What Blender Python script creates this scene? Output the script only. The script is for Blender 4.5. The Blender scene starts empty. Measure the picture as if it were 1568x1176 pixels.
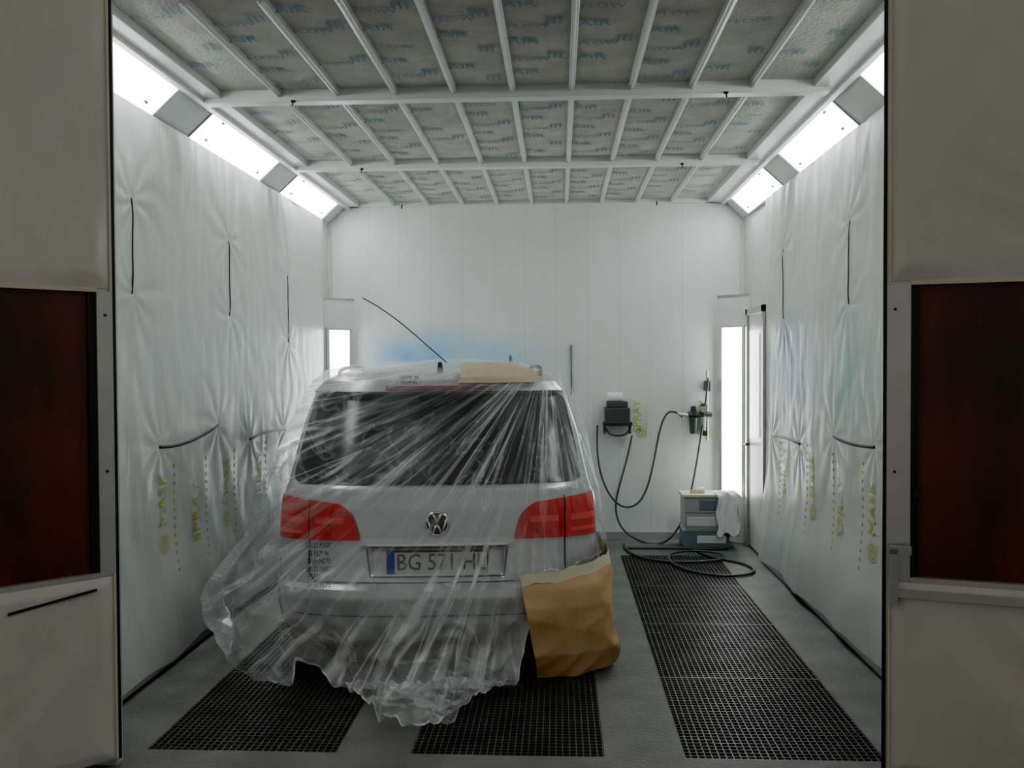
import bpy, math, random
from mathutils import Vector, Matrix, noise
random.seed(7)
S=bpy.context.scene
S.view_settings.view_transform='AgX'
try: S.view_settings.look='AgX - Punchy'
except Exception: pass
S.view_settings.exposure=0.85
COL=S.collection

# ---------------------------------------------------------------- materials
def mat(name,col,rough=.5,metal=0.,var=0.,vscale=5.,bump=0.,bscale=20.,col2=None,emit=None,estr=0.,coat=0.,stretch=None,spec=None):
    m=bpy.data.materials.new(name); m.use_nodes=True
    nt=m.node_tree; N=nt.nodes; L=nt.links
    b=N['Principled BSDF']
    b.inputs['Base Color'].default_value=(*col,1); b.inputs['Roughness'].default_value=rough
    b.inputs['Metallic'].default_value=metal; b.inputs['Coat Weight'].default_value=coat
    if spec is not None: b.inputs['Specular IOR Level'].default_value=spec
    tc=N.new('ShaderNodeTexCoord'); mp=N.new('ShaderNodeMapping'); L.new(tc.outputs['Object'],mp.inputs[0])
    if stretch: mp.inputs['Scale'].default_value=stretch
    if var>0 or col2:
        n=N.new('ShaderNodeTexNoise'); n.inputs['Scale'].default_value=vscale; n.inputs['Detail'].default_value=5
        L.new(mp.outputs[0],n.inputs['Vector'])
        r=N.new('ShaderNodeValToRGB'); r.color_ramp.elements[0].position=.35; r.color_ramp.elements[1].position=.65
        c2=col2 or tuple(c*(1-var) for c in col)
        r.color_ramp.elements[0].color=(*c2,1); r.color_ramp.elements[1].color=(*col,1)
        L.new(n.outputs[0],r.inputs[0]); L.new(r.outputs[0],b.inputs['Base Color'])
    if bump>0:
        n2=N.new('ShaderNodeTexNoise'); n2.inputs['Scale'].default_value=bscale; n2.inputs['Detail'].default_value=4
        L.new(mp.outputs[0],n2.inputs['Vector'])
        bp=N.new('ShaderNodeBump'); bp.inputs['Strength'].default_value=bump; bp.inputs['Distance'].default_value=.02
        L.new(n2.outputs[0],bp.inputs['Height']); L.new(bp.outputs[0],b.inputs['Normal'])
    if emit:
        b.inputs['Emission Color'].default_value=(*emit,1); b.inputs['Emission Strength'].default_value=estr
    return m

M={}
M['white']=mat('white_paint',(.66,.685,.67),.4,var=.06)
M['beam']=mat('beam_white',(.72,.75,.73),.3,var=.05,vscale=3)
M['panel']=mat('panel_grey',(.44,.47,.46),.45,var=.08)
M['filter']=mat('filter_cloth',(.56,.56,.50),.95,var=.20,vscale=6,bump=.4,bscale=60)
M['mark']=mat('blue_print',(.12,.27,.36),.8)
M['lamp']=mat('lamp_glass',(1,1,1),.3,emit=(.96,1.,.975),estr=13)
M['alu']=mat('aluminium',(.52,.53,.50),.35,.6,var=.1)
M['black']=mat('black_rubber',(.012,.012,.013),.5)
M['conc']=mat('concrete',(.15,.152,.14),.6,var=.35,vscale=3.5,bump=.25,bscale=40)
M['grate']=mat('grate_steel',(.12,.122,.115),.45,.4,var=.4,vscale=5)
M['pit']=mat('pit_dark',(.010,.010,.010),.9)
M['yellow']=mat('yellow_print',(.52,.56,.03),.6)
M['tape']=mat('tape_cream',(.62,.59,.42),.6,var=.1)
M['silver']=mat('car_silver',(.56,.575,.595),.26,.5,coat=.6)
M['glass']=mat('dark_glass',(.014,.016,.017),.14,spec=.35)
M['red']=mat('tail_red',(.70,.001,.004),.15,coat=.6,var=.3,vscale=14)
M['red2']=mat('tail_red_light',(.85,.05,.04),.15,coat=.6)
M['redd']=mat('red_dark',(.22,.004,.006),.2)
M['seam']=mat('seam_dark',(.02,.02,.022),.7)
M['plastic']=mat('trim_black',(.025,.026,.028),.55)
M['chrome']=mat('chrome',(.8,.8,.8),.12,1)
M['plate']=mat('plate_white',(.62,.64,.62),.4)
M['blue']=mat('plate_blue',(.02,.08,.42),.4)
M['ink']=mat('ink',(.03,.03,.035),.6)
M['inkp']=mat('ink_plate',(.12,.12,.13),.6)
M['paper']=mat('masking_paper',(.56,.36,.165),.75,var=.14,vscale=4,bump=.2,bscale=14)
M['tyre']=mat('tyre',(.02,.02,.02),.85)
M['woodrefl']=mat('glass_wood_reflection',(.13,.030,.013),.3,col2=(.035,.012,.007),var=.5,vscale=1.2,stretch=(3,1,.8))  # reflection of brown wood outside is painted into the pane colour
M['hose']=mat('hose_rubber',(.05,.065,.06),.45)
M['cabgrey']=mat('cabinet_grey',(.33,.35,.36),.5)
M['cabblue']=mat('bin_blue',(.12,.17,.22),.5)
M['cloth']=mat('white_cloth',(.75,.76,.76),.85,bump=.5,bscale=25)
M['device']=mat('device_dark',(.045,.06,.055),.45)
M['daywin']=mat('door_window_pane',(.33,.38,.40),.2,var=.2)

def wallfilm(name,spots,film=True,base=(.685,.715,.695),door=False):
    m=bpy.data.materials.new(name); m.use_nodes=True
    nt=m.node_tree;N=nt.nodes;L=nt.links;b=N['Principled BSDF']
    b.inputs['Roughness'].default_value=.36 if film else .45
    b.inputs['Specular IOR Level'].default_value=.4
    geo=N.new('ShaderNodeNewGeometry')
    n=N.new('ShaderNodeTexNoise'); n.inputs['Scale'].default_value=1.6; n.inputs['Detail'].default_value=6
    mp=N.new('ShaderNodeMapping'); mp.inputs['Scale'].default_value=(1,1,.6); L.new(geo.outputs['Position'],mp.inputs[0]); L.new(mp.outputs[0],n.inputs['Vector'])
    r=N.new('ShaderNodeValToRGB'); r.color_ramp.elements[0].position=.3; r.color_ramp.elements[1].position=.7
    r.color_ramp.elements[0].color=(*[c*.87 for c in base],1); r.color_ramp.elements[1].color=(*base,1)
    L.new(n.outputs[0],r.inputs[0]); last=r.outputs[0]
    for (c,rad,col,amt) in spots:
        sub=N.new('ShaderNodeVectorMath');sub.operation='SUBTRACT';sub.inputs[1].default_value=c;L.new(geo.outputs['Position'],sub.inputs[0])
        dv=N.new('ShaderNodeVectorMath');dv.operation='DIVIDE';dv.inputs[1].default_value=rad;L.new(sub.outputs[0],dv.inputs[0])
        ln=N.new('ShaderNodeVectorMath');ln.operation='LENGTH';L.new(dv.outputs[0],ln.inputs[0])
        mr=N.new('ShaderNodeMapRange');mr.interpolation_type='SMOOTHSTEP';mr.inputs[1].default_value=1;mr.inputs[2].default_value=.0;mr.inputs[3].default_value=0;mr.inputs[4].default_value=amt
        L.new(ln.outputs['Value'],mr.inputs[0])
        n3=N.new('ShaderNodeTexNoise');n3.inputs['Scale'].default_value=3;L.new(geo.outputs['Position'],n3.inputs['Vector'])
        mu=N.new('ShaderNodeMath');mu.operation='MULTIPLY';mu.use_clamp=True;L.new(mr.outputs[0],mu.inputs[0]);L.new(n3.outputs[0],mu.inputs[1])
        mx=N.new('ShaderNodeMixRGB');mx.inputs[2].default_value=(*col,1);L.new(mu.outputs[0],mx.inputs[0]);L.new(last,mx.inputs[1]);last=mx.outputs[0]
    if not film:   # panel seams every 0.302 m
        sp=N.new('ShaderNodeSeparateXYZ');L.new(geo.outputs['Position'],sp.inputs[0])
        a=N.new('ShaderNodeMath');a.operation='ADD';a.inputs[1].default_value=20*.302+.03;L.new(sp.outputs[0],a.inputs[0])
        md=N.new('ShaderNodeMath');md.operation='MODULO';md.inputs[1].default_value=.302;L.new(a.outputs[0],md.inputs[0])
        lt=N.new('ShaderNodeMath');lt.operation='LESS_THAN';lt.inputs[1].default_value=.006;L.new(md.outputs[0],lt.inputs[0])
        sc=N.new('ShaderNodeMath');sc.operation='MULTIPLY';sc.inputs[1].default_value=.4;L.new(lt.outputs[0],sc.inputs[0])
        mx=N.new('ShaderNodeMixRGB');mx.inputs[2].default_value=(.42,.45,.42,1);L.new(sc.outputs[0],mx.inputs[0]);L.new(last,mx.inputs[1]);last=mx.outputs[0]
    L.new(last,b.inputs['Base Color'])
    n2=N.new('ShaderNodeTexNoise');n2.inputs['Scale'].default_value=4;n2.inputs['Detail'].default_value=4;n2.inputs['Roughness'].default_value=.5;n2.inputs['Distortion'].default_value=.8
    mp2=N.new('ShaderNodeMapping');mp2.inputs['Scale'].default_value=(1,1,1) if door else (2.0,2.0,.5);mp2.inputs['Rotation'].default_value=(.35,0,0);L.new(geo.outputs['Position'],mp2.inputs[0]);L.new(mp2.outputs[0],n2.inputs['Vector'])
    bp=N.new('ShaderNodeBump');bp.inputs['Strength'].default_value=(.18 if door else .26) if film else .08;bp.inputs['Distance'].default_value=.02
    L.new(n2.outputs[0],bp.inputs['Height']);L.new(bp.outputs[0],b.inputs['Normal'])
    return m
M['film_l']=wallfilm('wall_film_left',[])
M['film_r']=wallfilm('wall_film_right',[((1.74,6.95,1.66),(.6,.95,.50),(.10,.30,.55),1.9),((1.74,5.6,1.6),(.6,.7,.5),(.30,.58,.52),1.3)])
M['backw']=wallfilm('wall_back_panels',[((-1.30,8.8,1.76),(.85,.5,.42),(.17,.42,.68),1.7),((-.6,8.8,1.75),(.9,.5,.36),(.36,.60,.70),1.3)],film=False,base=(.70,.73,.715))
M['film_d']=wallfilm('door_film',[],base=(.60,.58,.52),door=True)

# ---------------------------------------------------------------- mesh helpers
class MB:
    def __init__(s): s.v=[];s.f=[];s.m=[];s.mats=[]
    def mi(s,mt):
        if mt not in s.mats: s.mats.append(mt)
        return s.mats.index(mt)
    def box(s,x0,x1,y0,y1,z0,z1,mt,T=None):
        n=len(s.v)
        P=[(x0,y0,z0),(x1,y0,z0),(x1,y1,z0),(x0,y1,z0),(x0,y0,z1),(x1,y0,z1),(x1,y1,z1),(x0,y1,z1)]
        if T: P=[T(p) for p in P]
        s.v+=P
        for f in [(0,3,2,1),(4,5,6,7),(0,1,5,4),(1,2,6,5),(2,3,7,6),(3,0,4,7)]:
            s.f.append(tuple(n+i for i in f)); s.m.append(s.mi(mt))
    def quad(s,pts,mt):
        n=len(s.v); s.v+=[tuple(p) for p in pts]; s.f.append(tuple(range(n,n+len(pts)))); s.m.append(s.mi(mt))
    def cyl(s,p0,p1,r0,r1,mt,seg=20,cap=True):
        p0=Vector(p0);p1=Vector(p1);d=(p1-p0).normalized()
        a=d.orthogonal().normalized();b=d.cross(a);n=len(s.v)
        for p,r in((p0,r0),(p1,r1)):
            for i in range(seg):
                t=2*math.pi*i/seg; s.v.append(tuple(p+a*math.cos(t)*r+b*math.sin(t)*r))
        k=s.mi(mt)
        for i in range(seg):
            j=(i+1)%seg; s.f.append((n+i,n+j,n+seg+j,n+seg+i)); s.m.append(k)
        if cap:
            s.f.append(tuple(n+i for i in range(seg))[::-1]); s.m.append(k)
            s.f.append(tuple(n+seg+i for i in range(seg))); s.m.append(k)
    def grid(s,rows,mt,close=False):
        n=len(s.v); R=len(rows); C=len(rows[0]); k=s.mi(mt)
        for r in rows: s.v+=[tuple(p) for p in r]
        for i in range(R-1):
            for j in range(C-(0 if close else 1)):
                j2=(j+1)%C
                s.f.append((n+i*C+j,n+i*C+j2,n+(i+1)*C+j2,n+(i+1)*C+j)); s.m.append(k)
    def obj(s,name,parent=None,smooth=False,bevel=0,autos=None):
        me=bpy.data.meshes.new(name); me.from_pydata(s.v,[],s.f)
        for mt in s.mats: me.materials.append(mt)
        me.polygons.foreach_set('material_index',s.m)
        if smooth: me.polygons.foreach_set('use_smooth',[True]*len(s.f))
        me.update()
        o=bpy.data.objects.new(name,me); COL.objects.link(o)
        if parent: o.parent=parent
        if bevel>0:
            bv=o.modifiers.new('b','BEVEL'); bv.width=bevel; bv.segments=2; bv.limit_method='ANGLE'
        return o
def empty(name,loc=(0,0,0),rz=0):
    e=bpy.data.objects.new(name,None); COL.objects.link(e); e.location=loc; e.rotation_euler=(0,0,rz); e.empty_display_size=.1
    return e
def text_geo(txt,size):
    cu=bpy.data.curves.new('t','FONT'); cu.body=txt; cu.size=size; cu.align_x='CENTER'; cu.align_y='CENTER'; cu.resolution_u=2
    o=bpy.data.objects.new('t',cu); COL.objects.link(o); bpy.context.view_layer.update()
    me=bpy.data.meshes.new_from_object(o.evaluated_get(bpy.context.evaluated_depsgraph_get()))
    v=[tuple(x.co) for x in me.vertices]; f=[tuple(p.vertices) for p in me.polygons]
    bpy.data.objects.remove(o); bpy.data.curves.remove(cu); bpy.data.meshes.remove(me)
    return v,f
def add_text(mb,geo,fn,mt):
    n=len(mb.v); mb.v+=[fn(p) for p in geo[0]]; k=mb.mi(mt)
    for f in geo[1]: mb.f.append(tuple(n+i for i in f)); mb.m.append(k)
def tube(name,pts,r,mt,parent=None):
    cu=bpy.data.curves.new(name,'CURVE'); cu.dimensions='3D'; sp=cu.splines.new('NURBS'); sp.points.add(len(pts)-1)
    for p,q in zip(sp.points,pts): p.co=(*q,1)
    sp.use_endpoint_u=True; sp.order_u=4; cu.bevel_depth=r; cu.bevel_resolution=3; cu.resolution_u=8; cu.use_fill_caps=True
    cu.materials.append(mt); o=bpy.data.objects.new(name,cu); COL.objects.link(o)
    if parent: o.parent=parent
    return o
def tab(T,z):
    if (T[0][0]>T[-1][0]): T=T[::-1]
    if z<=T[0][0]: return T[0][1]
    for (a,b),(c,d) in zip(T,T[1:]):
        if z<=c: return b+(d-b)*(z-a)/(c-a)
    return T[-1][1]
def sstep(a,b,x):
    t=max(0,min(1,(x-a)/(b-a))); return t*t*(3-2*t)
def ridged(x,y,z=0):
    return 1-abs(noise.noise(Vector((x,y,z))))*2

# ---------------------------------------------------------------- room
XL,XR,YF,YB,ZC=-2.24,1.76,3.80,8.82,3.23
WT=3.06; XC=(XL+XR)/2
b=MB(); b.box(XL-.08,XL,YF,YB+.08,0,ZC+.12,M['white']); b.obj('wall_left')
b=MB(); b.box(XR,XR+.08,YF,YB+.08,0,ZC+.12,M['white']); b.obj('wall_right')
b=MB(); b.box(XL,XR,YB,YB+.08,0,ZC+.12,M['backw']); b.obj('wall_back')
b=MB()
b.box(XL-.08,-1.875,YF-.06,YF,0,3.5,M['panel']); b.box(1.325,XR+.08,YF-.06,YF,0,3.5,M['panel'])
b.box(-1.875,1.325,YF-.06,YF,3.26,3.5,M['panel']); b.obj('wall_front')
gx=[(-1.82,-.975),(-.65,.19),(.53,1.38)]; GY0,GY1=3.90,8.05
b=MB()
b.box(-5,5,-2,GY0,-.3,0,M['conc']); b.box(-5,5,GY1,YB+.1,-.3,0,M['conc'])
xs=[-5]+[v for g in gx for v in g]+[5]
for i in range(0,len(xs),2): b.box(xs[i],xs[i+1],GY0,GY1,-.3,0,M['conc'])
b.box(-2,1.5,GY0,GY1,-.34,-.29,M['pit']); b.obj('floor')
for g in gx:
    b=MB(); x0,x1=g
    n=28; p=(x1-x0)/n
    for i in range(n+1):
        x=x0+i*p; x=min(max(x,x0+.004),x1-.004); b.box(x-.0026,x+.0026,GY0,GY1,-.036,-.002,M['grate'])
    n=int((GY1-GY0)/.034); q=(GY1-GY0)/n
    for i in range(n+1):
        y=GY0+i*q; y=min(max(y,GY0+.004),GY1-.004); w=.0023 if i%30 else .006
        b.box(x0,x1,y-w,y+w,-.028,-.001,M['grate'])
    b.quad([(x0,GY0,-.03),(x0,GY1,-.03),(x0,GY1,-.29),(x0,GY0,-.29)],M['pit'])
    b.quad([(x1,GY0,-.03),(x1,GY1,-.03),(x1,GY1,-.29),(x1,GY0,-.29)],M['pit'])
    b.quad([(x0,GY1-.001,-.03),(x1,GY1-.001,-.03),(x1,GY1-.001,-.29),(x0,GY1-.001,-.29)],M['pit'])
    b.obj('floor_grate')
b=MB(); b.box(XL,XL+.05,YF,YB,0,.05,M['cabgrey']); b.box(XL,XL+.058,YF+.3,YB,.0,.012,M['black']); b.obj('baseboard_left')
b=MB(); b.box(XR-.05,XR,YF,7.8,0,.05,M['cabgrey']); b.box(XR-.058,XR,YF+.3,7.8,0,.012,M['black']); b.obj('baseboard_right')
b=MB(); b.box(XL+.25,XR-.25,YB-.03,YB,0,.07,M['cabgrey']); b.obj('baseboard_back')

# ceiling: filters, frame, bars
e=empty('ceiling')
b=MB(); b.box(XL,XR,YF,YB,ZC+.04,ZC+.10,M['filter']); 
bx=[-1.92+.333*i for i in range(11)]
ybe=[YF-.35,5.20,7.01,8.80]
for i in range(10):
    for j in range(3):
        x0,x1=bx[i],bx[i+1]; y0=max(ybe[j],YF); y1=ybe[j+1]
        rows=[]
        for a in range(13):
            row=[]
            for c in range(7):
                u=a/12;v=c/6
                row.append((x0+(x1-x0)*v,y0+(y1-y0)*u,ZC+.025-.012*math.sin(math.pi*v)**.7*math.sin(math.pi*u)**.5))
            rows.append(row)
        b.grid(rows,M['filter'])
b.obj('filter_mats',e)
g1=text_geo('AIR',.10); g2=text_geo('FLOW',.07); g3=text_geo('III',.12)
b=MB()
for i in range(10):
    for j in range(-1,11):
        for k,(dx,dy,g) in enumerate([(.09,.0,g1),(.24,.20,g3),(.12,.26,g2)]):
            if random.random()<.15: continue
            cx=bx[i]+dx; cy=3.75+j*.46+dy+((i%3)*.11)
            if cy>8.6 or cy<3.9 or min(abs(cy-q) for q in ybe)<.12: continue
            add_text(b,g,lambda p,cx=cx,cy=cy:(cx+p[0],cy-p[1],ZC+.008),M['mark'])
b.obj('filter_print',e)
b=MB()
def rot_beam(y,z0=ZC-.045,w=.085): b.box(-2.02,1.50,y-w/2,y+w/2,z0,ZC+.03,M['beam'])
for y in ybe[1:3]: rot_beam(y)
b.box(-2.02,1.52,YB-.06,YB,ZC-.02,ZC+.03,M['beam'])
b.box(-2.06,-1.92,YF,YB,ZC-.02,ZC+.03,M['beam']); b.box(1.41,1.58,YF,YB,ZC-.02,ZC+.03,M['beam'])
b.box(-2.06,-2.02,YF,YB,ZC-.04,ZC+.03,M['beam']); b.box(1.54,1.58,YF,YB,ZC-.04,ZC+.03,M['beam'])
for x in bx[1:-1]:
    for j in range(3):
        y0=max(ybe[j],YF); b.box(x-.017,x+.017,y0+.03,ybe[j+1]-.03,ZC-.008,ZC+.03,M['beam'])
        b.box(x-.005,x+.005,y0+.03,ybe[j+1]-.03,ZC-.02,ZC-.005,M['beam'])
b.obj('frame',e,bevel=.003)
b=MB()
for y in ybe[1:3]:
    for x in (-1.50,.93):
        b.cyl((x,y-.045,ZC-.04),(x,y-.07,ZC-.075),.004,.004,M['black'],8); b.cyl((x-.012,y-.047,ZC-.045),(x+.012,y-.047,ZC-.045),.008,.008,M['black'],8)
for x in (-1.50,.93): b.cyl((x,YB-.065,ZC-.01),(x,YB-.09,ZC-.05),.006,.006,M['black'],8)
b.obj('latches',e)

# sloped cornice panels + light fixtures
dv=(.736,.677); nv=(.677,-.736); LS=.258
def CP(side,s,y,n):
    x=XL+dv[0]*s+nv[0]*n; z=WT+dv[1]*s+nv[1]*n
    if side>0: x=2*XC-x
    return (x,y,z)
for side in(-1,1):
    b=MB(); T=lambda p:CP(side,p[0],p[1],p[2])
    b.box(-.02,LS+.02,YF,YB,-.06,-.012,M['panel'],T)
    b.obj('trim_cornice')
for (y0,y1) in [(3.62+.2,4.95),(5.42,6.75),(7.22,8.55)]:
    for side in(-1,1):
        T=lambda p:CP(side,p[0],p[1],p[2]); b=MB()
        b.box(.0,LS,y0,y1,-.012,-.002,M['white'],T)
        w=.014
        b.box(0,w,y0,y1,-.002,.022,M['alu'],T); b.box(LS-w,LS,y0,y1,-.002,.012,M['beam'],T)
        b.box(w,LS-w,y0,y0+w,-.002,.012,M['alu'],T); b.box(w,LS-w,y1-w,y1,-.002,.012,M['alu'],T)
        b.box(w,LS-w,y0+w,y1-w,-.001,.003,M['lamp'],T)
        for s,y in((.06,y1-.16),(LS-.05,y0+.2),(.06,y0+.2)):
            b.cyl(T((s,y,.004)),T((s,y,.018)),.009,.009,M['black'],8)
        b.obj('ceiling_light_fixture',None)
for side in(-1,1):
    b=MB(); T=lambda p:CP(side,p[0],p[1],p[2])
    for (ya,yb) in ((4.95,5.42),(6.75,7.22),(8.55,8.80)):
        b.box(.01,LS-.01,ya+.005,yb-.005,-.012,.006,M['white'],T)
    b.obj('trim_cornice_panel')

# corner columns with vertical lamps
for side in(-1,1):
    def CC(p,side=side):
        a=Vector((XL,YB-.255)); c=Vector((XL+.255,YB)); d=(c-a).normalized(); n=Vector((d.y,-d.x))
        q=a+d*p[0]+n*p[1]; x=q.x
        if side>0: x=2*XC-x
        return (x,q.y,p[2])
    b=MB(); W=.36
    b.box(0,W,-.02,.0,.0,2.33,M['white'],CC)
    b.box(0,W,-.12,.0,2.30,2.33,M['white'],CC)
    b.box(.04,.07,0,.02,.42,2.04,M['alu'],CC); b.box(W-.07,W-.04,0,.02,.42,2.04,M['alu'],CC)
    b.box(.07,W-.07,0,.02,2.02,2.04,M['alu'],CC); b.box(.07,W-.07,0,.02,.42,.44,M['alu'],CC)
    b.box(.07,W-.07,.001,.008,.44,2.02,M['lamp'],CC)
    b.obj('wall_light_fixture')
b=MB()
for side in(-1,1):
    x=XL+.03 if side<0 else XR-.03
    b.box(x-.008,x+.008,YB-.012,YB-.001,2.34,3.0,M['tape'])
b.obj('trim_tape')

# plastic sheeting on side walls
slots_l=[(4.68,2.065,2.564),(6.07,2.022,2.527),(7.40,1.875,2.42)]
slots_r=[(5.58,2.036,2.533),(7.18,2.027,2.565)]
hor_l=[((4.98,1.235),(5.35,1.20),(5.83,1.30)),((6.43,1.16),(6.8,1.20),(7.23,1.17))]
hor_r=[((6.69,1.10),(7.1,1.12),(7.54,1.09)),((5.13,1.22),(5.5,1.19),(5.86,1.22))]
def disp(side,y,z,root_pts):
    wob=.5+.5*noise.noise(Vector((y*.7,z*.6,side*3)))
    low=sstep(2.0,.7,z)
    d=.014+.020*ridged(y*.9+z*.2,z*.3,side*5)*wob+.016*ridged(y*2.6+z*1.0,z*.55,side*9)*low*wob+.003*noise.noise(Vector((y*9,z*5,side)))
    d+=.09*sstep(.8,.1,z)*(.5+.5*noise.noise(Vector((y*1.3,0,side*2))))
    for (py,pz) in root_pts:
        r=math.hypot(y-py,z-pz)
        if r<.9:
            ph=math.atan2(z-pz,y-py); d+=.012*math.exp(-r/.25)*abs(math.sin(ph*4.5+pz*7+1.5*noise.noise(Vector((y*3,z*3,1)))))*min(1,r/.05)
    d+=.008*sstep(2.3,2.9,z)*ridged(y*4+z,z*1.0,side*11)
    return max(.006,d)
def sheeting(side,y0,y1,slots,hors,mt):
    root_pts=[(s[0],s[1]) for s in slots]+[(s[0],s[2]) for s in slots]+[h[0] for h in hors]+[h[2] for h in hors]
    ny=int((y1-y0)/.020); nz=170; rows=[]
    X=lambda y,z,o=0:(XL+disp(side,y,z,root_pts)+o) if side<0 else (XR-disp(side,y,z,root_pts)-o)
    for i in range(nz+1):
        row=[]
        for j in range(ny+1):
            y=y0+(y1-y0)*j/ny; zb=.05+.05*noise.noise(Vector((y*2.3,side,0))); z=zb+(WT-.005-zb)*i/nz
            row.append((X(y,z),y,z))
        rows.append(row if side<0 else row[::-1])
    b=MB(); b.grid(rows,mt); e=empty('plastic_sheeting'); b.obj('film',e,smooth=True)
    for (y,za,zb) in slots:
        tube('slot_strip',[(X(y,za+(zb-za)*k/8,.002),y,za+(zb-za)*k/8) for k in range(9)],.0042,M['black'],e)
    for h in hors:
        pts=[]
        for k in range(11):
            t=k/10; yy=(1-t)**2*h[0][0]+2*t*(1-t)*h[1][0]+t*t*h[2][0]; zz=(1-t)**2*h[0][1]+2*t*(1-t)*h[1][1]+t*t*h[2][1]
            pts.append((X(yy,zz,.004),yy,zz))
        tube('pinch_strip',pts,.009,M['black'],e)
    g=text_geo('SPRAY',.12); g8=text_geo('@ MASK',.11); b=MB()
    base=[(4.25,.62),(5.0,.86),(5.45,.80),(5.95,.84),(6.6,.88)] if side<0 else [(4.7,.72),(5.15,.80),(5.7,.80),(6.3,.84),(7.1,.86)]
    for n_,(y,z) in enumerate(base):
        gg=g if n_%2==0 else g8; sg=1 if side<0 else -1
        def fn(p,y=y,z=z,sg=sg):
            yy=y-sg*p[1]*1.2; zz=z+p[0]*1.1; return (X(yy,zz,.010),yy,zz)
        add_text(b,gg,fn,M['yellow'])
        for k in range(20):
            zz=.5+k*.05; yy=y+.16
            if zz<1.15: b.box(*sorted((X(yy,zz,.003),X(yy,zz,.008))),yy-.003,yy+.003,zz,zz+.02,M['yellow'])
    b.obj('film_print',e)
sheeting(-1,YF+.01,8.52,slots_l,hor_l,M['film_l'])
sheeting(1,YF+.01,7.78,slots_r,hor_r,M['film_r'])

# service door in right wall
d3=empty('door_3'); b=MB()
X1=XR
b.box(X1-.045,X1,7.80,7.87,0,2.18,M['alu']); b.box(X1-.045,X1,8.46,8.53,0,2.18,M['alu']); b.box(X1-.045,X1,7.80,8.53,2.12,2.18,M['alu'])
b.box(X1-.025,X1-.002,7.87,8.46,.02,2.12,M['white'])
b.box(X1-.032,X1-.02,7.93,8.40,1.0,1.98,M['alu']); b.box(X1-.036,X1-.03,7.97,8.36,1.04,1.94,M['daywin'])
b.cyl((X1-.03,8.40,.95),(X1-.08,8.40,.95),.012,.012,M['black'],10); b.cyl((X1-.08,8.40,.95),(X1-.08,8.30,.95),.01,.01,M['black'],10)
b.obj('leaf',d3,bevel=.002)

# booth entrance door leaves
def leaf(name,loc,ang,sgn,wx0):
    e=empty(name,loc,ang); b=MB(); W=1.15; zb,zt=.83,1.995
    def q(a0,a1,y0,y1,z0,z1,m): 
        ya,yb=sorted((y0*sgn,y1*sgn)); b.box(a0,a1,ya,yb,z0,z1,m)
    q(.0,W,-.05,-.01,.03,zb-.03,M['panel']); q(0,W,-.05,-.01,zt+.03,3.4,M['panel'])
    q(0,wx0-.012,-.05,.0,.03,3.4,M['alu']); q(1.02,W,-.05,.0,.03,3.4,M['alu'])
    q(wx0-.012,1.02,-.05,.006,zb-.03,zb,M['alu']); q(wx0-.012,1.02,-.05,.006,zt,zt+.02,M['tape'])
    q(wx0-.012,wx0,-.05,-.012,zb,zt,M['plastic'])
    q(wx0,1.02,-.032,-.024,zb,zt,M['woodrefl'])
    q(wx0,wx0+.02,-.024,-.012,zb,zt,M['black'])
    q(-.014,0,-.05,-.004,.03,3.4,M['black'])
    for z in (.4,1.25,1.9,2.7,): 
        b.cyl((.03,sgn*.0,z),(.03,sgn*.004,z),.006,.006,M['plastic'],8)
    b.obj('frame',e)
    b=MB()
    for (z0,z1,edge) in((.04,zb-.02,.012),(zt+.015,3.38,.012)):
        rows=[]
        for i in range(81):
            row=[]
            for j in range(81):
                x=edge+(W-edge)*j/80; z=z0+(z1-z0)*i/80
                ed=min(1,min(j,80-j,i,80-i)/4)
                sag=.020*ridged(x*1.5+z*.9,z*.8+x*.5,sgn*3+z0)+.008*ridged(z*5+x*3*(1+.5*math.sin(z*3)),x*1.3,sgn*7)*sstep(.1,.5,x)+.003*ridged(x*9,z*3-x*3,sgn)
                d=.005+ed*(sag+.003)
                row.append((x,sgn*max(.003,d),z))
            rows.append(row if sgn<0 else row[::-1])
        b.grid(rows,M['film_d'])
    b.obj('film',e,smooth=True)
    b=MB(); q=lambda a0,a1,y0,y1,z0,z1,m:b.box(a0,a1,*sorted((y0*sgn,y1*sgn)),z0,z1,m)
    q(.006,.014,.004,.012,.04,.82,M['tape']); q(.006,.014,.004,.012,2.0,3.38,M['tape'])
    if sgn<0:
        q(.02,1.05,.02,.045,zb-.075,zb-.045,M['alu']); q(.01,.04,.01,.06,zb-.10,zb+.12,M['cabgrey']); q(.01,.09,.03,.06,zb+.10,zb+.13,M['cabgrey'])
        q(.1,.13,.0,.02,1.15,1.18,M['plastic'])
    else:
        T=lambda p:(p[0],p[1],p[2]-(p[0]-.08)*.12)
        b.box(.09,.42,.030,.036,.765,.775,M['black'],T)
    b.obj('handle',e)
leaf('door_1',(-1.862,3.735,0),math.atan2(-.717,-.70),1,.075)
leaf('door_2',(1.312,3.735,0),math.atan2(-.29,.957),-1,.10)

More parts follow.
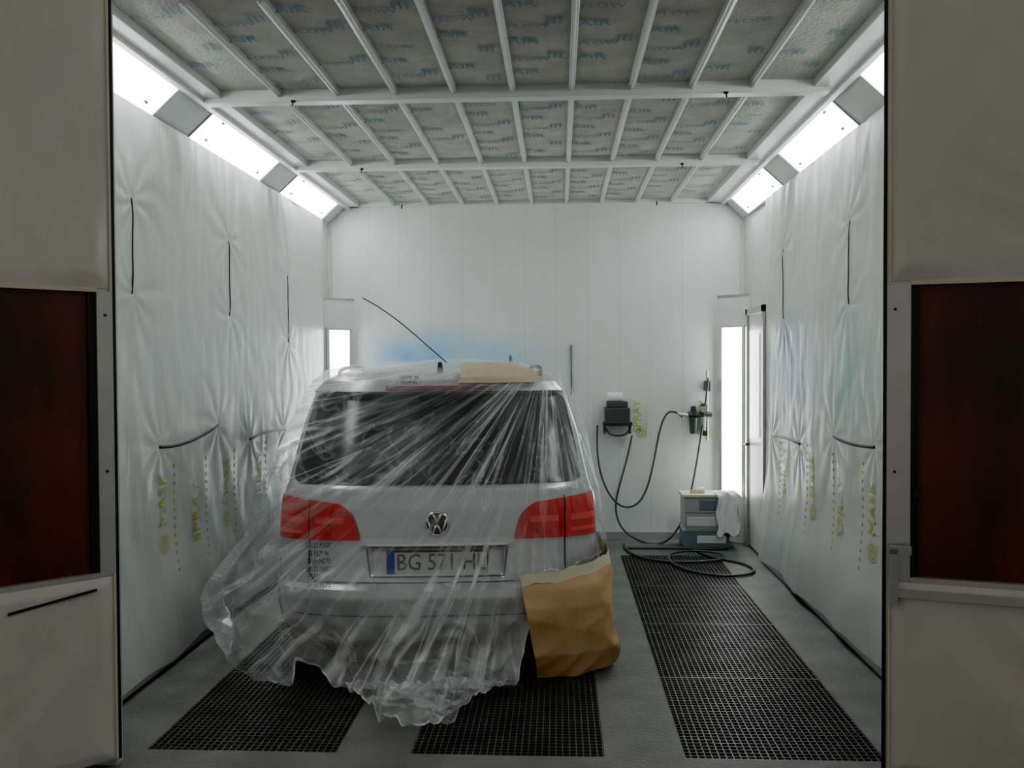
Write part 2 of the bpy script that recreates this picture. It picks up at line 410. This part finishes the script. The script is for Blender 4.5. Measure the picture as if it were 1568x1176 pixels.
# ---------------------------------------------------------------- car
CAR=empty('car',(-.655,4.82,0),math.radians(5))
YR=[(.15,.14),(.20,.05),(.30,.0),(.44,-.01),(.485,.0),(.505,.05),(.60,.07),(.72,.09),(.90,.11),(1.00,.14),(1.04,.17),(1.52,.44),(1.535,.37),(1.60,.39),(1.645,.56),(1.67,.85),(1.685,1.1),(1.69,1.4)]
HW=[(.15,.80),(.25,.875),(.45,.905),(.75,.90),(.95,.885),(1.03,.865),(1.3,.82),(1.53,.755),(1.60,.69),(1.645,.60),(1.67,.45),(1.685,.28),(1.69,.1)]
YFt=[(.15,3.78),(.3,3.88),(.55,3.88),(.8,3.82),(.93,3.6),(1.0,3.2),(1.05,2.95),(1.5,2.35),(1.6,2.15),(1.645,2.0),(1.67,1.85),(1.685,1.7),(1.69,1.6)]
R0,PP=.32,2.6
def rear(x,z,rec=True):
    hw=tab(HW,z); s=min(.9999,abs(x)/hw)
    y=tab(YR,z)+R0*(1-(1-s**PP)**(1/PP))
    if rec:
        k=sstep(.38,.34,abs(x))*sstep(.525,.545,z)*sstep(.705,.685,z); y+=.04*k
        k2=sstep(.44,.36,abs(x))*sstep(.69,.705,z)*sstep(.735,.72,z); y-=.012*k2
    return y
ss=[-.9+1.8*i/110 for i in range(111)]
q9=(1-.9**PP)**(1/PP)
qs=[q9*(1-i/16) for i in range(1,17)]
corner=[((1-q**PP)**(1/PP),1-q) for q in qs]
zs=[]
allz=sorted(set([a for a,_ in YR]+[a for a,_ in HW]))
for a,c in zip(allz,allz[1:]):
    n=max(1,int((c-a)/.016+.5)); zs+=[a+(c-a)*i/n for i in range(n)]
zs.append(allz[-1])
def ring(z):
    hw=tab(HW,z);yr=tab(YR,z);yf=tab(YFt,z); P=[]
    for s in ss: P.append((s*hw,rear(s*hw,z),z))
    for s,d in corner: P.append((s*hw,yr+R0*d,z))
    ya=yr+R0; RF=min(.55,(yf-yr)*.45); yb=yf-RF
    for i in range(1,24): P.append((hw,ya+(yb-ya)*i/24,z))
    for i in range(0,33):
        t=math.pi*i/32; c=math.cos(t);s_=math.sin(t)
        P.append((hw*math.copysign(abs(c)**(2/2.4),c),yb+RF*abs(s_)**(2/2.4),z))
    for i in range(1,24): P.append((-hw,yb+(ya-yb)*i/24,z))
    for s,d in corner[::-1]: P.append((-s*hw,yr+R0*d,z))
    return P
b=MB(); rows=[ring(z) for z in zs]; b.grid(rows,M['silver'],close=True)
n=len(b.v); C=len(rows[0])
b.f.append(tuple(range(n-C,n))); b.m.append(0); b.f.append(tuple(range(C))[::-1]); b.m.append(0)
o=b.obj('body',CAR,smooth=True)
es=o.modifiers.new('es','EDGE_SPLIT'); es.split_angle=math.radians(50)
def patch(mb,zfun,x0,x1,nx,nz,off,mt):
    rows=[]
    for i in range(nz+1):
        row=[]
        for j in range(nx+1):
            x=x0+(x1-x0)*j/nx; za,zb=zfun(x); z=za+(zb-za)*i/nz
            y=rear(x,z,False); row.append((x*(1+off*.6),y-off,z))
        rows.append(row)
    mb.grid(rows,mt)
def strip(mb,pts,w,off,mt,rec=False):
    fine=[]
    for a,c in zip(pts,pts[1:]):
        n=max(2,int(math.hypot(c[0]-a[0],c[1]-a[1])/.02))
        fine+=[(a[0]+(c[0]-a[0])*i/n,a[1]+(c[1]-a[1])*i/n) for i in range(n)]
    fine.append(pts[-1]); A=[];B=[]
    for i,p in enumerate(fine):
        q=fine[min(i+1,len(fine)-1)];r=fine[max(i-1,0)]; dx,dz=q[0]-r[0],q[1]-r[1]; l=math.hypot(dx,dz) or 1
        nx,nz=-dz/l*w/2,dx/l*w/2
        for arr,s in((A,1),(B,-1)):
            x,z=p[0]+nx*s,p[1]+nz*s; arr.append((x*(1+off*.5),rear(x,z,rec)-off,z))
    mb.grid([A,B],mt)
b=MB()
rows=[]
for i in range(31):
    z=1.03+.49*i/30; t=i/30; hwz=.825+( .735-.825)*t
    rr=min(1,min(i,30-i)/4); hwz-=.05*(1-math.sqrt(max(0,1-(1-rr)**2)))
    rows.append([(x,rear(x,z)-.008,z) for x in [hwz*(-1+2*j/60) for j in range(61)]])
b.grid(rows,M['glass']); b.obj('rear_window',CAR,smooth=True)
b=MB()
for s in(-1,1):
    for (ya,yb,yb2) in((.72,1.15,1.15),(1.2,2.0,2.0),(2.05,2.75,2.35)):
        rows=[]
        for i in range(9):
            z=1.05+.42*i/8; y0=ya+(.12*i/8 if ya<.8 else 0); y1=yb+(yb2-yb)*i/8
            rows.append([(s*(tab(HW,z)+.004),y0+(y1-y0)*j/6,z) for j in range(7)])
        b.grid(rows,M['glass'])
b.obj('side_windows',CAR,smooth=True)
b=MB(); patch(b,lambda x:(1.540,1.567),-.30,.30,20,2,.008,M['redd']); b.obj('brake_light',CAR,smooth=True)
TOP=[(.42,.765),(.45,.86),(.49,.905),(.53,.93),(.70,.95),(.88,.965)]
for s in(-1,1):
    b=MB()
    def zf(x,s=s): return (.742-.012*abs(x),tab(TOP,abs(x)))
    patch(b,zf,s*.42,s*.692,24,10,.014,M['red']); patch(b,zf,s*.700,s*.882,24,10,.014,M['red'])
    def zg(x): 
        c=.845; return (c-.022,c+.012)
    patch(b,zg,s*.50,s*.66,10,3,.018,M['red2']); patch(b,zg,s*.73,s*.875,12,3,.018,M['red2'])
    patch(b,lambda x:(.765,.785),s*.73,s*.875,12,2,.018,M['red2'])
    b.obj('tail_lamp',CAR,smooth=True)
b=MB()
for s in(-1,1): patch(b,lambda x:(.215,.262-.03*max(0,(.75-abs(x))/.2)),s*.56,s*.84,14,3,.008,M['redd'])
b.obj('reflectors',CAR,smooth=True)
b=MB(); patch(b,lambda x:(.155,.20),-.55,.55,30,3,.006,M['plastic']); 
patch(b,lambda x:(.345,.352),-.80,.80,40,1,.004,M['seam']); b.obj('bumper_trim',CAR,smooth=True)
b=MB()
strip(b,[(-.70,.96),(-.70,.56),(-.66,.515),(.66,.515),(.70,.56),(.70,.96)],.008,.003,M['seam'])
strip(b,[(-.85,.735),(-.70,.735)],.006,.003,M['seam']); strip(b,[(.85,.735),(.70,.735)],.006,.003,M['seam'])
strip(b,[(-.38,.715),(.38,.715)],.010,.016,M['chrome'])
strip(b,[(-.38,.70),(-.36,.545),(.36,.545),(.38,.70),(-.38,.70)],.008,.004,M['seam'])
b.obj('panel_gaps',CAR)
b=MB(); py=rear(0,.61)-.012
b.box(-.27,.27,py,py+.012,.553,.668,M['plate']); b.box(-.27,-.232,py-.002,py,.553,.668,M['blue'])
b.box(-.276,.276,py+.004,py+.014,.547,.674,M['plastic'])
add_text(b,text_geo('BG 571 HL',.13),lambda p:(p[0]*.82+.02,py-.003,.611+p[1]),M['inkp']); b.obj('licence_plate',CAR)
b=MB(); zc=.825; ye=rear(0,zc)-.012
b.cyl((0,ye+.012,zc),(0,ye,zc),.064,.062,M['plastic'],40)
rows=[]
for i in range(49):
    t=2*math.pi*i/48; rows.append([((.062+.007*math.cos(u))*math.cos(t),ye-.004+.007*math.sin(u),zc+(.062+.007*math.cos(u))*math.sin(t)) for u in [2*math.pi*j/8 for j in range(9)]])
b.grid(rows,M['chrome'])
def bar(p,q): b.cyl((p[0],ye-.005,zc+p[1]),(q[0],ye-.005,zc+q[1]),.007,.007,M['chrome'],6)
for s in(-1,1):
    bar((s*.024,.056),(0,.010)); bar((s*.053,.028),(s*.026,-.052)); bar((s*.026,-.052),(0,-.002))
b.obj('emblem',CAR,smooth=True)
for sx in(-1,1):
    for wy in(.78,3.15):
        b=MB(); xo=sx*.895; xi=sx*.70; zc=.315; prof=[(xi,.20),(xi,.295),(xi+sx*.02,.315),(xo-sx*.02,.315),(xo,.295),(xo,.215),(xo-sx*.015,.205),(xo-sx*.03,.06),(xo-sx*.02,.0)]
        rows=[[(px,wy+r*math.cos(2*math.pi*i/36),zc+r*math.sin(2*math.pi*i/36)) for i in range(37)] for px,r in prof]
        b.grid(rows[:7],M['tyre']); b.grid(rows[5:],M['alu'])
        for k in range(5):
            a=2*math.pi*k/5; b.cyl((xo-sx*.006,wy+.04*math.cos(a),zc+.04*math.sin(a)),(xo-sx*.006,wy+.2*math.cos(a),zc+.2*math.sin(a)),.02,.026,M['alu'],8)
        n=24; A=[];B_=[]
        for i in range(n+1):
            t=math.pi*(-.08+1.16*i/n); A.append((sx*.908,wy+.365*math.cos(t),max(.15,zc+.365*math.sin(t)))); B_.append((sx*.908,wy+.33*math.cos(t),max(.13,zc+.33*math.sin(t))))
        b.grid([A,B_],M['plastic'])
        b.obj('wheel',CAR,smooth=False)
b=MB(); b.box(-.7,.7,.35,3.5,.10,.16,M['plastic']); b.cyl((.45,.25,.17),(.45,.6,.17),.03,.03,M['alu'],14); b.obj('underbody',CAR)
b=MB()
for s in(-1,1):
    rows=[]
    for i in range(9):
        t=math.pi*i/8; rows.append([(s*.98+.09*math.sin(t)*math.cos(u),2.62+.06*math.sin(t)*math.sin(u),1.08+.075*math.cos(t)) for u in [2*math.pi*j/14 for j in range(15)]])
    b.grid(rows,M['silver'])
b.obj('mirrors',CAR,smooth=True)
for s in(-1,1): tube('roof_rail',[(s*.60,.62,1.62),(s*.62,.75,1.665),(s*.62,1.3,1.675),(s*.60,1.95,1.665),(s*.58,2.05,1.62)],.012,M['plastic'],CAR)
b=MB(); b.cyl((-.0,.62,1.64),(-.0,.60,1.70),.022,.012,M['plastic'],14); b.obj('antenna_base',CAR)
tube('antenna',[(.04,.60,1.70),(-.06,.58,1.785),(-.22,.54,1.94),(-.37,.50,2.04),(-.44,.48,2.075)],.0036,M['black'],CAR)

# ---------------------------------------------------------------- masking film on the car
def film_mat():
    m=bpy.data.materials.new('masking_film'); m.use_nodes=True; nt=m.node_tree;N=nt.nodes;L=nt.links
    b=N['Principled BSDF']; b.inputs['Base Color'].default_value=(.80,.83,.83,1); b.inputs['Roughness'].default_value=.25
    out=N['Material Output']; tr=N.new('ShaderNodeBsdfTransparent'); tr.inputs[0].default_value=(.97,.98,.98,1)
    mx=N.new('ShaderNodeMixShader'); L.new(tr.outputs[0],mx.inputs[1]); L.new(b.outputs[0],mx.inputs[2]); L.new(mx.outputs[0],out.inputs[0])
    uv=N.new('ShaderNodeUVMap'); uv.uv_map='fold'
    at=N.new('ShaderNodeAttribute'); at.attribute_name='dens'
    at2=N.new('ShaderNodeAttribute'); at2.attribute_name='crease'
    def M2(op,a,b_,c=None):
        q=N.new('ShaderNodeMath');q.operation=op
        for k,v in enumerate((a,b_,c)):
            if v is None: continue
            if isinstance(v,(int,float)): q.inputs[k].default_value=v
            else: L.new(v,q.inputs[k])
        return q.outputs[0]
    def noi(sx,sy,sc,det,dist,rough=.6,loc=0):
        mp=N.new('ShaderNodeMapping'); mp.inputs['Scale'].default_value=(sx,sy,1); mp.inputs['Location'].default_value=(loc,loc,0); L.new(uv.outputs[0],mp.inputs[0])
        n=N.new('ShaderNodeTexNoise'); n.inputs['Scale'].default_value=sc; n.inputs['Detail'].default_value=det; n.inputs['Roughness'].default_value=rough;n.inputs['Distortion'].default_value=dist
        L.new(mp.outputs[0],n.inputs['Vector']); return n.outputs[0]
    def ramp(x,p0,p1,a,c):
        r=N.new('ShaderNodeMapRange'); r.interpolation_type='SMOOTHSTEP'; r.inputs[1].default_value=p0;r.inputs[2].default_value=p1;r.inputs[3].default_value=a;r.inputs[4].default_value=c; L.new(x,r.inputs[0]); return r.outputs[0]
    n1=noi(14,.7,1.5,5,.25,.55); s1=ramp(n1,.46,.74,0,.58)
    n2=noi(8,.55,1.5,2,.35,.5,7); l2=ramp(M2('ABSOLUTE',M2('SUBTRACT',n2,.5),None),0,.035,.32,0)
    n3=noi(3.0,2.4,1.8,3,.8,.5,3); l3=ramp(M2('ABSOLUTE',M2('SUBTRACT',n3,.5),None),0,.03,.14,0)
    mask=M2('MULTIPLY',ramp(noi(3,1.0,1.0,2,0,.5,11),.36,.60,.30,1),at2.outputs['Fac'])
    tot=M2('ADD',M2('MULTIPLY',M2('ADD',s1,M2('ADD',l2,l3)),mask),at.outputs['Fac'])
    cl=N.new('ShaderNodeClamp'); L.new(tot,cl.inputs[0]); cl.inputs[2].default_value=.90; L.new(cl.outputs[0],mx.inputs[0])
    bp=N.new('ShaderNodeBump');bp.inputs['Strength'].default_value=.8;bp.inputs['Distance'].default_value=.02
    L.new(M2('ADD',n1,M2('MULTIPLY',n3,.7)),bp.inputs['Height']);L.new(bp.outputs[0],b.inputs['Normal'])
    return m
M['film']=film_mat()
FL=[(1.715,.12),(1.705,.35),(1.69,.55),(1.65,.70),(1.60,.76),(1.53,.80),(1.3,.90),(1.0,1.02),(.85,1.06),(.70,1.10),(.55,1.20),(.40,1.27),(.25,1.22),(.1,1.08),(0,1.0)]
FR=[(1.715,.12),(1.705,.35),(1.69,.52),(1.65,.66),(1.60,.73),(1.53,.79),(1.3,.86),(1.0,.915),(.7,.935),(.5,.94),(.3,.94),(0,.9)]
FY=[(1.715,1.3),(1.705,1.05),(1.69,.78),(1.65,.50),(1.61,.35),(1.55,.31),(1.04,.12),(.9,.07),(.6,.02),(.5,-.05),(.2,-.07),(.1,-.11),(.0,-.17)]
def fcol(a,z):
    z=max(z,0); hl,hr,yr=tab(FL,z),tab(FR,z),tab(FY,z)
    hw=hl if a<0 else hr; R=.42; p=2.5; A=abs(a)
    if A<=.55:
        s=A/.55*.88; x=s*hw; y=yr+R*(1-(1-s**p)**(1/p))
    elif A<=.8:
        q0=(1-.88**p)**(1/p); q=q0*(1-(A-.55)/.25); s=(1-q**p)**(1/p); x=s*hw; y=yr+R*(1-q)
    else:
        x=hw; y=yr+R+(A-.8)/.2*.75
    return (math.copysign(x,a),y)
HEM=[(-1,.26),(-.85,.22),(-.72,.10),(-.60,.01),(-.50,-.01),(-.43,.01),(-.38,.15),(-.33,.13),(-.29,.0),(-.24,-.16),(-.13,-.48),(-.03,-.62),(.06,-.50),(.17,-.28),(.27,.02),(.31,.28),(.36,.55),(.55,.60),(.8,.66),(1,.70)]
NA,NR=340,270; V=[];U=[];D=[];CR=[]
for j in range(NA+1):
    a=-1+2*j/NA; h=tab(HEM,a)+.03*noise.noise(Vector((a*14,0,1)))+.012*noise.noise(Vector((a*45,0,1)))
    for i in range(NR+1):
        t=i/NR
        r=1.715+(h-1.715)*(t**.92)
        z=r if r>.03 else .03
        x,y=fcol(a,z); fl=0
        if r<.03: fl=.03-r; y-=fl*1.05; x*=(1-.30*min(1,fl/.6)); x-=.02*fl
        px,pz=.62,1.78; dx,dz=x-px,r-pz; ph=math.atan2(dx,-dz); rr=math.hypot(dx,dz)
        amp=.006+.022*sstep(1.1,.4,r)+.028*sstep(.45,.0,r)+.020*sstep(.7,1,abs(a))
        f=ridged(ph*9,rr*1.1,1)*.7+ridged(ph*22,rr*1.8,5)*.35
        g=ridged(x*3+r*2,r*2.2-x,8)*.6+ridged(x*8,r*7+y*4,12)*.4
        w=sstep(.7,.25,r)
        dsp=amp*((1-w)*f+w*(f*.4+g*.9))+(.0 if r>1.6 else .004)
        if a<-.5: dsp+=.09*sstep(-.5,-.75,a)*sstep(1.3,.6,r)*noise.noise(Vector((a*9,r*2.4,6)))
        c=Vector((x,y-1.0,0)); c=c.normalized() if c.length>0 else Vector((0,-1,0))
        zz=z
        if fl>0: zz=.014+max(0,.095*g+.035*ridged(x*14,fl*12,3))*min(1,fl/.1+.3); 
        elif r>1.62: zz=z+.5*dsp+.005
        if fl<=0: zz+=0.04*w*noise.noise(Vector((x*5,r*5,4)))*sstep(0.02,.2,r)
        zz=max(.012,zz)
        V.append((x+c.x*dsp*1.4,y+c.y*dsp*1.4,zz)); U.append((ph,rr))
        lamp_clear=sstep(.36,.46,abs(x))*sstep(.70,.76,r)*sstep(1.0,.94,r)   # film made clearer over the tail lamps so their red shows
        dens=.06+.16*sstep(.70,.2,r)+.24*sstep(.58,.8,abs(a))*sstep(1.5,1.1,r)*(1 if a<0 else .5)+.14*sstep(1.5,1.6,r)+(.3 if i>NR-3 else 0)
        cr=noise.noise(Vector((x*3,r*3,2))); dens+=.20*max(0,cr)*(1-.7*lamp_clear)-.04*lamp_clear
        D.append(dens); CR.append(1-.62*lamp_clear)
F=[]
for j in range(NA):
    for i in range(NR):
        k=j*(NR+1)+i; F.append((k,k+1,k+NR+2,k+NR+1))
me=bpy.data.meshes.new('masking_film'); me.from_pydata(V,[],F); me.materials.append(M['film'])
me.polygons.foreach_set('use_smooth',[True]*len(F))
at=me.attributes.new('dens','FLOAT','POINT'); at.data.foreach_set('value',D)
at=me.attributes.new('crease','FLOAT','POINT'); at.data.foreach_set('value',CR)
uvl=me.uv_layers.new(name='fold')
li=[0]*len(me.loops); me.loops.foreach_get('vertex_index',li); fl_=[]
for v in li: fl_+=U[v]
uvl.data.foreach_set('uv',fl_); me.update()
FE=empty('plastic_masking_film',(-.655,4.82,0),math.radians(5))
o=bpy.data.objects.new('film',me); COL.objects.link(o); o.parent=FE
b=MB(); g=text_geo('SOLID MASK\nPE FILM 4x\n30 um HDPE\nSOLID MASK\nPE FILM 4x\n30 um HDPE',.042)
add_text(b,g,lambda p:(-.63+p[0]*.58,rear(-.63,.62)-.095,.62+p[1]),M['ink'])
add_text(b,text_geo('HDPE 30\nFILM 4x',.028),lambda p:(-.16+p[0],.30,1.60+p[1]),M['ink'])
b.obj('film_print',FE)

# ---------------------------------------------------------------- brown masking paper
PE=empty('masking_paper',(-.655,4.82,0),math.radians(5))
b=MB(); NJ,NI=80,56; rows=[]
def pcol(t,z):
    hw=.945; yr=tab([(0,-.02),(.15,-.08),(.4,-.09),(.5,-.06),(.65,.0)],z); R=.30
    x0=.44+.10*(1-z/.55)*.9
    if t<.36: x=x0+(hw*.93-x0)*t/.36; s=x/hw; y=yr+R*(1-(1-s**3)**(1/3))
    elif t<.6:
        q0=(1-.93**3)**(1/3); q=q0*(1-(t-.36)/.24); x=hw*(1-q**3)**(1/3); y=yr+R*(1-q)
    else: x=hw; y=yr+R+(t-.6)/.4*.45
    return x,y
for i in range(NI+1):
    row=[]
    for j in range(NJ+1):
        t=j/NJ; top=.54+.10*min(1,t/.6)+.016*noise.noise(Vector((t*9,0,0))); bot=.015+.03*t+.06*max(0,t-.5)+.02*noise.noise(Vector((t*7,4,0)))
        z=top+(bot-top)*i/NI; x,y=pcol(t,max(z,0))
        d=.030*ridged(x*2.4+z*2.0+y*3,z*2.0-x,3)+.014*ridged(x*5+y*5-z*4,z*4+x*2,6)+.010*noise.noise(Vector((x*5+y*3,z*4,2)))
        d*=min(1,.25+i/10)
        d+=.04*math.exp(-((z-.12)/.08)**2)*sstep(.3,.5,t)*ridged(t*14,z*6,4)
        c=Vector((x-.3,y-.7,0)).normalized(); row.append((x+c.x*d,y+c.y*d,max(.008,z)))
    rows.append(row)
b.grid(rows,M['paper']); o=b.obj('paper',PE,smooth=True)
b=MB(); A=[];B_=[];C_=[]
for j in range(NJ+1):
    p=rows[0][j]; q=rows[2][j]; w=.022+.012*noise.noise(Vector((j*.3,0,0)))
    A.append((p[0]-.004,p[1]-.006,p[2]+w)); B_.append((p[0]+.004,p[1]-.012,p[2]-.004)); C_.append((q[0]+.003,q[1]-.010,q[2]-w*.6))
b.grid([A,B_,C_],M['tape']); b.obj('tape',PE,smooth=True)
b=MB(); rows=[]
for i in range(15):
    z=1.575+.118*i/14; row=[]
    for j in range(25):
        a=.14+.40*j/24-.05*(1-i/14); x,y=fcol(a,z)
        row.append((x,y-.012+.004*noise.noise(Vector((j*.5,i*.5,0))),z+.008+.004*noise.noise(Vector((j*.6,i*.8,5)))))
    rows.append(row)
b.grid(rows,mat('roof_mask',(.56,.47,.32),.6,var=.25)); b.obj('roof_paper',PE,smooth=True)

# ---------------------------------------------------------------- back wall equipment
def W(u,v,y=8.74):   # wall-chart to metres on the rear wall
    return ((u-856)*.00622*(y/8.8),y,1.69-(v-557)*.00624*(y/8.8))
e=empty('hose_holder')
b=MB(); b.box(.43,.67,8.64,8.815,1.12,1.27,M['device']); b.box(.45,.65,8.66,8.815,1.27,1.33,M['device'])
b.box(.41,.69,8.62,8.66,1.10,1.14,M['plastic'])
for x in(.42,.66): b.box(x,x+.02,8.66,8.80,1.02,1.12,M['plastic'])
b.obj('box',e,bevel=.012)
b=MB(); b.cyl((.46,8.70,1.37),(.60,8.70,1.37),.045,.045,M['cloth'],20); b.obj('paper_roll',e,smooth=False)
tube('strap',[(.43,8.70,1.1),(.45,8.68,1.02),(.55,8.67,.99),(.66,8.68,1.02),(.68,8.70,1.1)],.010,M['hose'],e)
e=empty('air_regulator')
b=MB()
b.cyl((1.40,8.74,.95),(1.40,8.74,1.62),.012,.012,M['alu'],10)
b.cyl((1.22,8.72,1.2),(1.44,8.72,1.2),.028,.028,M['device'],14)
b.cyl((1.27,8.72,1.17),(1.27,8.72,1.02),.045,.035,M['device'],16); b.cyl((1.27,8.72,1.20),(1.27,8.72,1.28),.03,.022,M['plastic'],14)
b.cyl((1.36,8.72,1.18),(1.36,8.72,1.05),.035,.03,M['cabgrey'],16); b.cyl((1.12,8.72,1.21),(1.22,8.72,1.19),.014,.02,M['alu'],10)
b.cyl((1.36,8.66,1.25),(1.36,8.70,1.25),.03,.03,M['cabgrey'],16)
b.box(1.385,1.425,8.70,8.815,1.42,1.52,M['device']); b.box(1.36,1.40,8.70,8.815,1.0,1.3,M['plastic'])
b.obj('filter_unit',e)
e=empty('air_hose')
tube('hose_1',[W(915,652),W(912,700),W(925,755),W(955,785),W(985,772),W(1000,720),W(1008,670),W(1018,632),W(1032,628),W(1045,640)],.010,M['hose'],e)
tube('hose_2',[W(968,668),W(962,700),W(948,745),W(940,780),W(950,815),W(985,835,8.6),W(1020,838,8.55),W(1048,800,8.6),W(1062,740,8.66),W(1070,690,8.7),W(1078,640,8.7),W(1085,580,8.7)],.010,M['hose'],e)
tube('hose_3',[(.60,8.5,.014),(.58,8.1,.014),(.75,7.75,.014),(1.1,7.7,.014),(1.5,7.85,.014),(1.35,8.15,.03),(.95,8.1,.03),(.90,7.7,.014),(1.1,7.25,.014),(1.45,7.2,.014),(1.62,7.45,.014),(1.5,7.8,.014),(1.25,7.95,.014),(1.2,8.3,.014)],.011,M['hose'],e)
tube('hose_4',[(.58,8.3,.014),(1.0,8.35,.014),(1.3,8.25,.014),(1.5,8.3,.014)],.011,M['hose'],e)
e=empty('tool_cabinet')
b=MB(); x0,x1,y0,y1=1.12,1.53,8.30,8.60
b.box(x0,x1-.02,y0,y1,0.0,.025,M['plastic'])
b.box(x0,x1,y0,y1,.025,.16,M['cabblue']); b.box(x0+.12,x1-.03,y0-.006,y0,.06,.13,M['plate'])
b.box(x0,x1-.03,y0+.01,y1,.165,.18,M['plate']); b.box(x0+.01,x1-.05,y0,y1,.18,.33,M['cabgrey']); b.box(x0+.03,x1-.1,y0-.006,y0,.215,.30,M['plate'])
b.box(x0+.01,x1-.04,y0,y1,.335,.47,M['cabgrey']); b.box(x0+.14,x1-.12,y0-.006,y0,.36,.45,M['cabblue'])
b.box(x0-.01,x1+.10,y0-.01,y1,.475,.50,M['tape'])
b.box(x1-.03,x1+.08,y0,y1,.12,.47,M['cabgrey'])
b.obj('stacked_cases',e,bevel=.006)
rows=[[(x1-.12+.19*j/10+.012*math.sin(i*.7),y0-.03-.012*math.sin(j*1.7+i*.3)-.002*i,.51-.36*i/14-.02*math.sin(j)) for j in range(11)] for i in range(15)]
rows=[[(p[0],p[1]+.18,.515) for p in rows[0]]]+rows
b=MB(); b.grid(rows,M['cloth']); b.cyl((x0+.08,y0+.1,.5),(x0+.2,y0+.12,.53),.03,.03,M['tape'],12); b.obj('cloth',e,smooth=True)
b=MB(); g=text_geo('SPRAY',.11); g8=text_geo('@',.11)
for X in(.75,1.38):
    add_text(b,g,lambda p,X=X:(X-p[1],YB-.004,1.18+p[0]),M['yellow']); add_text(b,g8,lambda p,X=X:(X+.04+p[0],YB-.004,1.03+p[1]),M['yellow'])
for X in(.15,.33,.48,.84):
    for i in range(14): b.box(X-.003,X+.003,YB-.004,YB-.001,.98+i*.027,.99+i*.027,M['yellow'])
b.box(.113,.121,YB-.02,YB-.001,1.39,1.87,M['black']); b.box(-.474,-.466,YB-.02,YB-.001,1.3,1.77,M['black'])
b.obj('trim_wall_print')
# ---------------------------------------------------------------- world + camera
w=bpy.data.worlds.new('w'); S.world=w; w.use_nodes=True
w.node_tree.nodes['Background'].inputs[0].default_value=(1.,.97,.91,1); w.node_tree.nodes['Background'].inputs[1].default_value=.25
cam=bpy.data.cameras.new('cam'); co=bpy.data.objects.new('camera',cam); COL.objects.link(co)
cam.sensor_width=36; cam.lens=1400/1568*36; cam.clip_start=.05
Mt=Matrix.Rotation(math.radians(2.944),4,'Z')@Matrix.Rotation(math.radians(90-1.268),4,'X')@Matrix.Rotation(math.radians(-.29),4,'Z')
Mt.translation=Vector((0,0,1.69)); co.matrix_world=Mt
S.camera=co
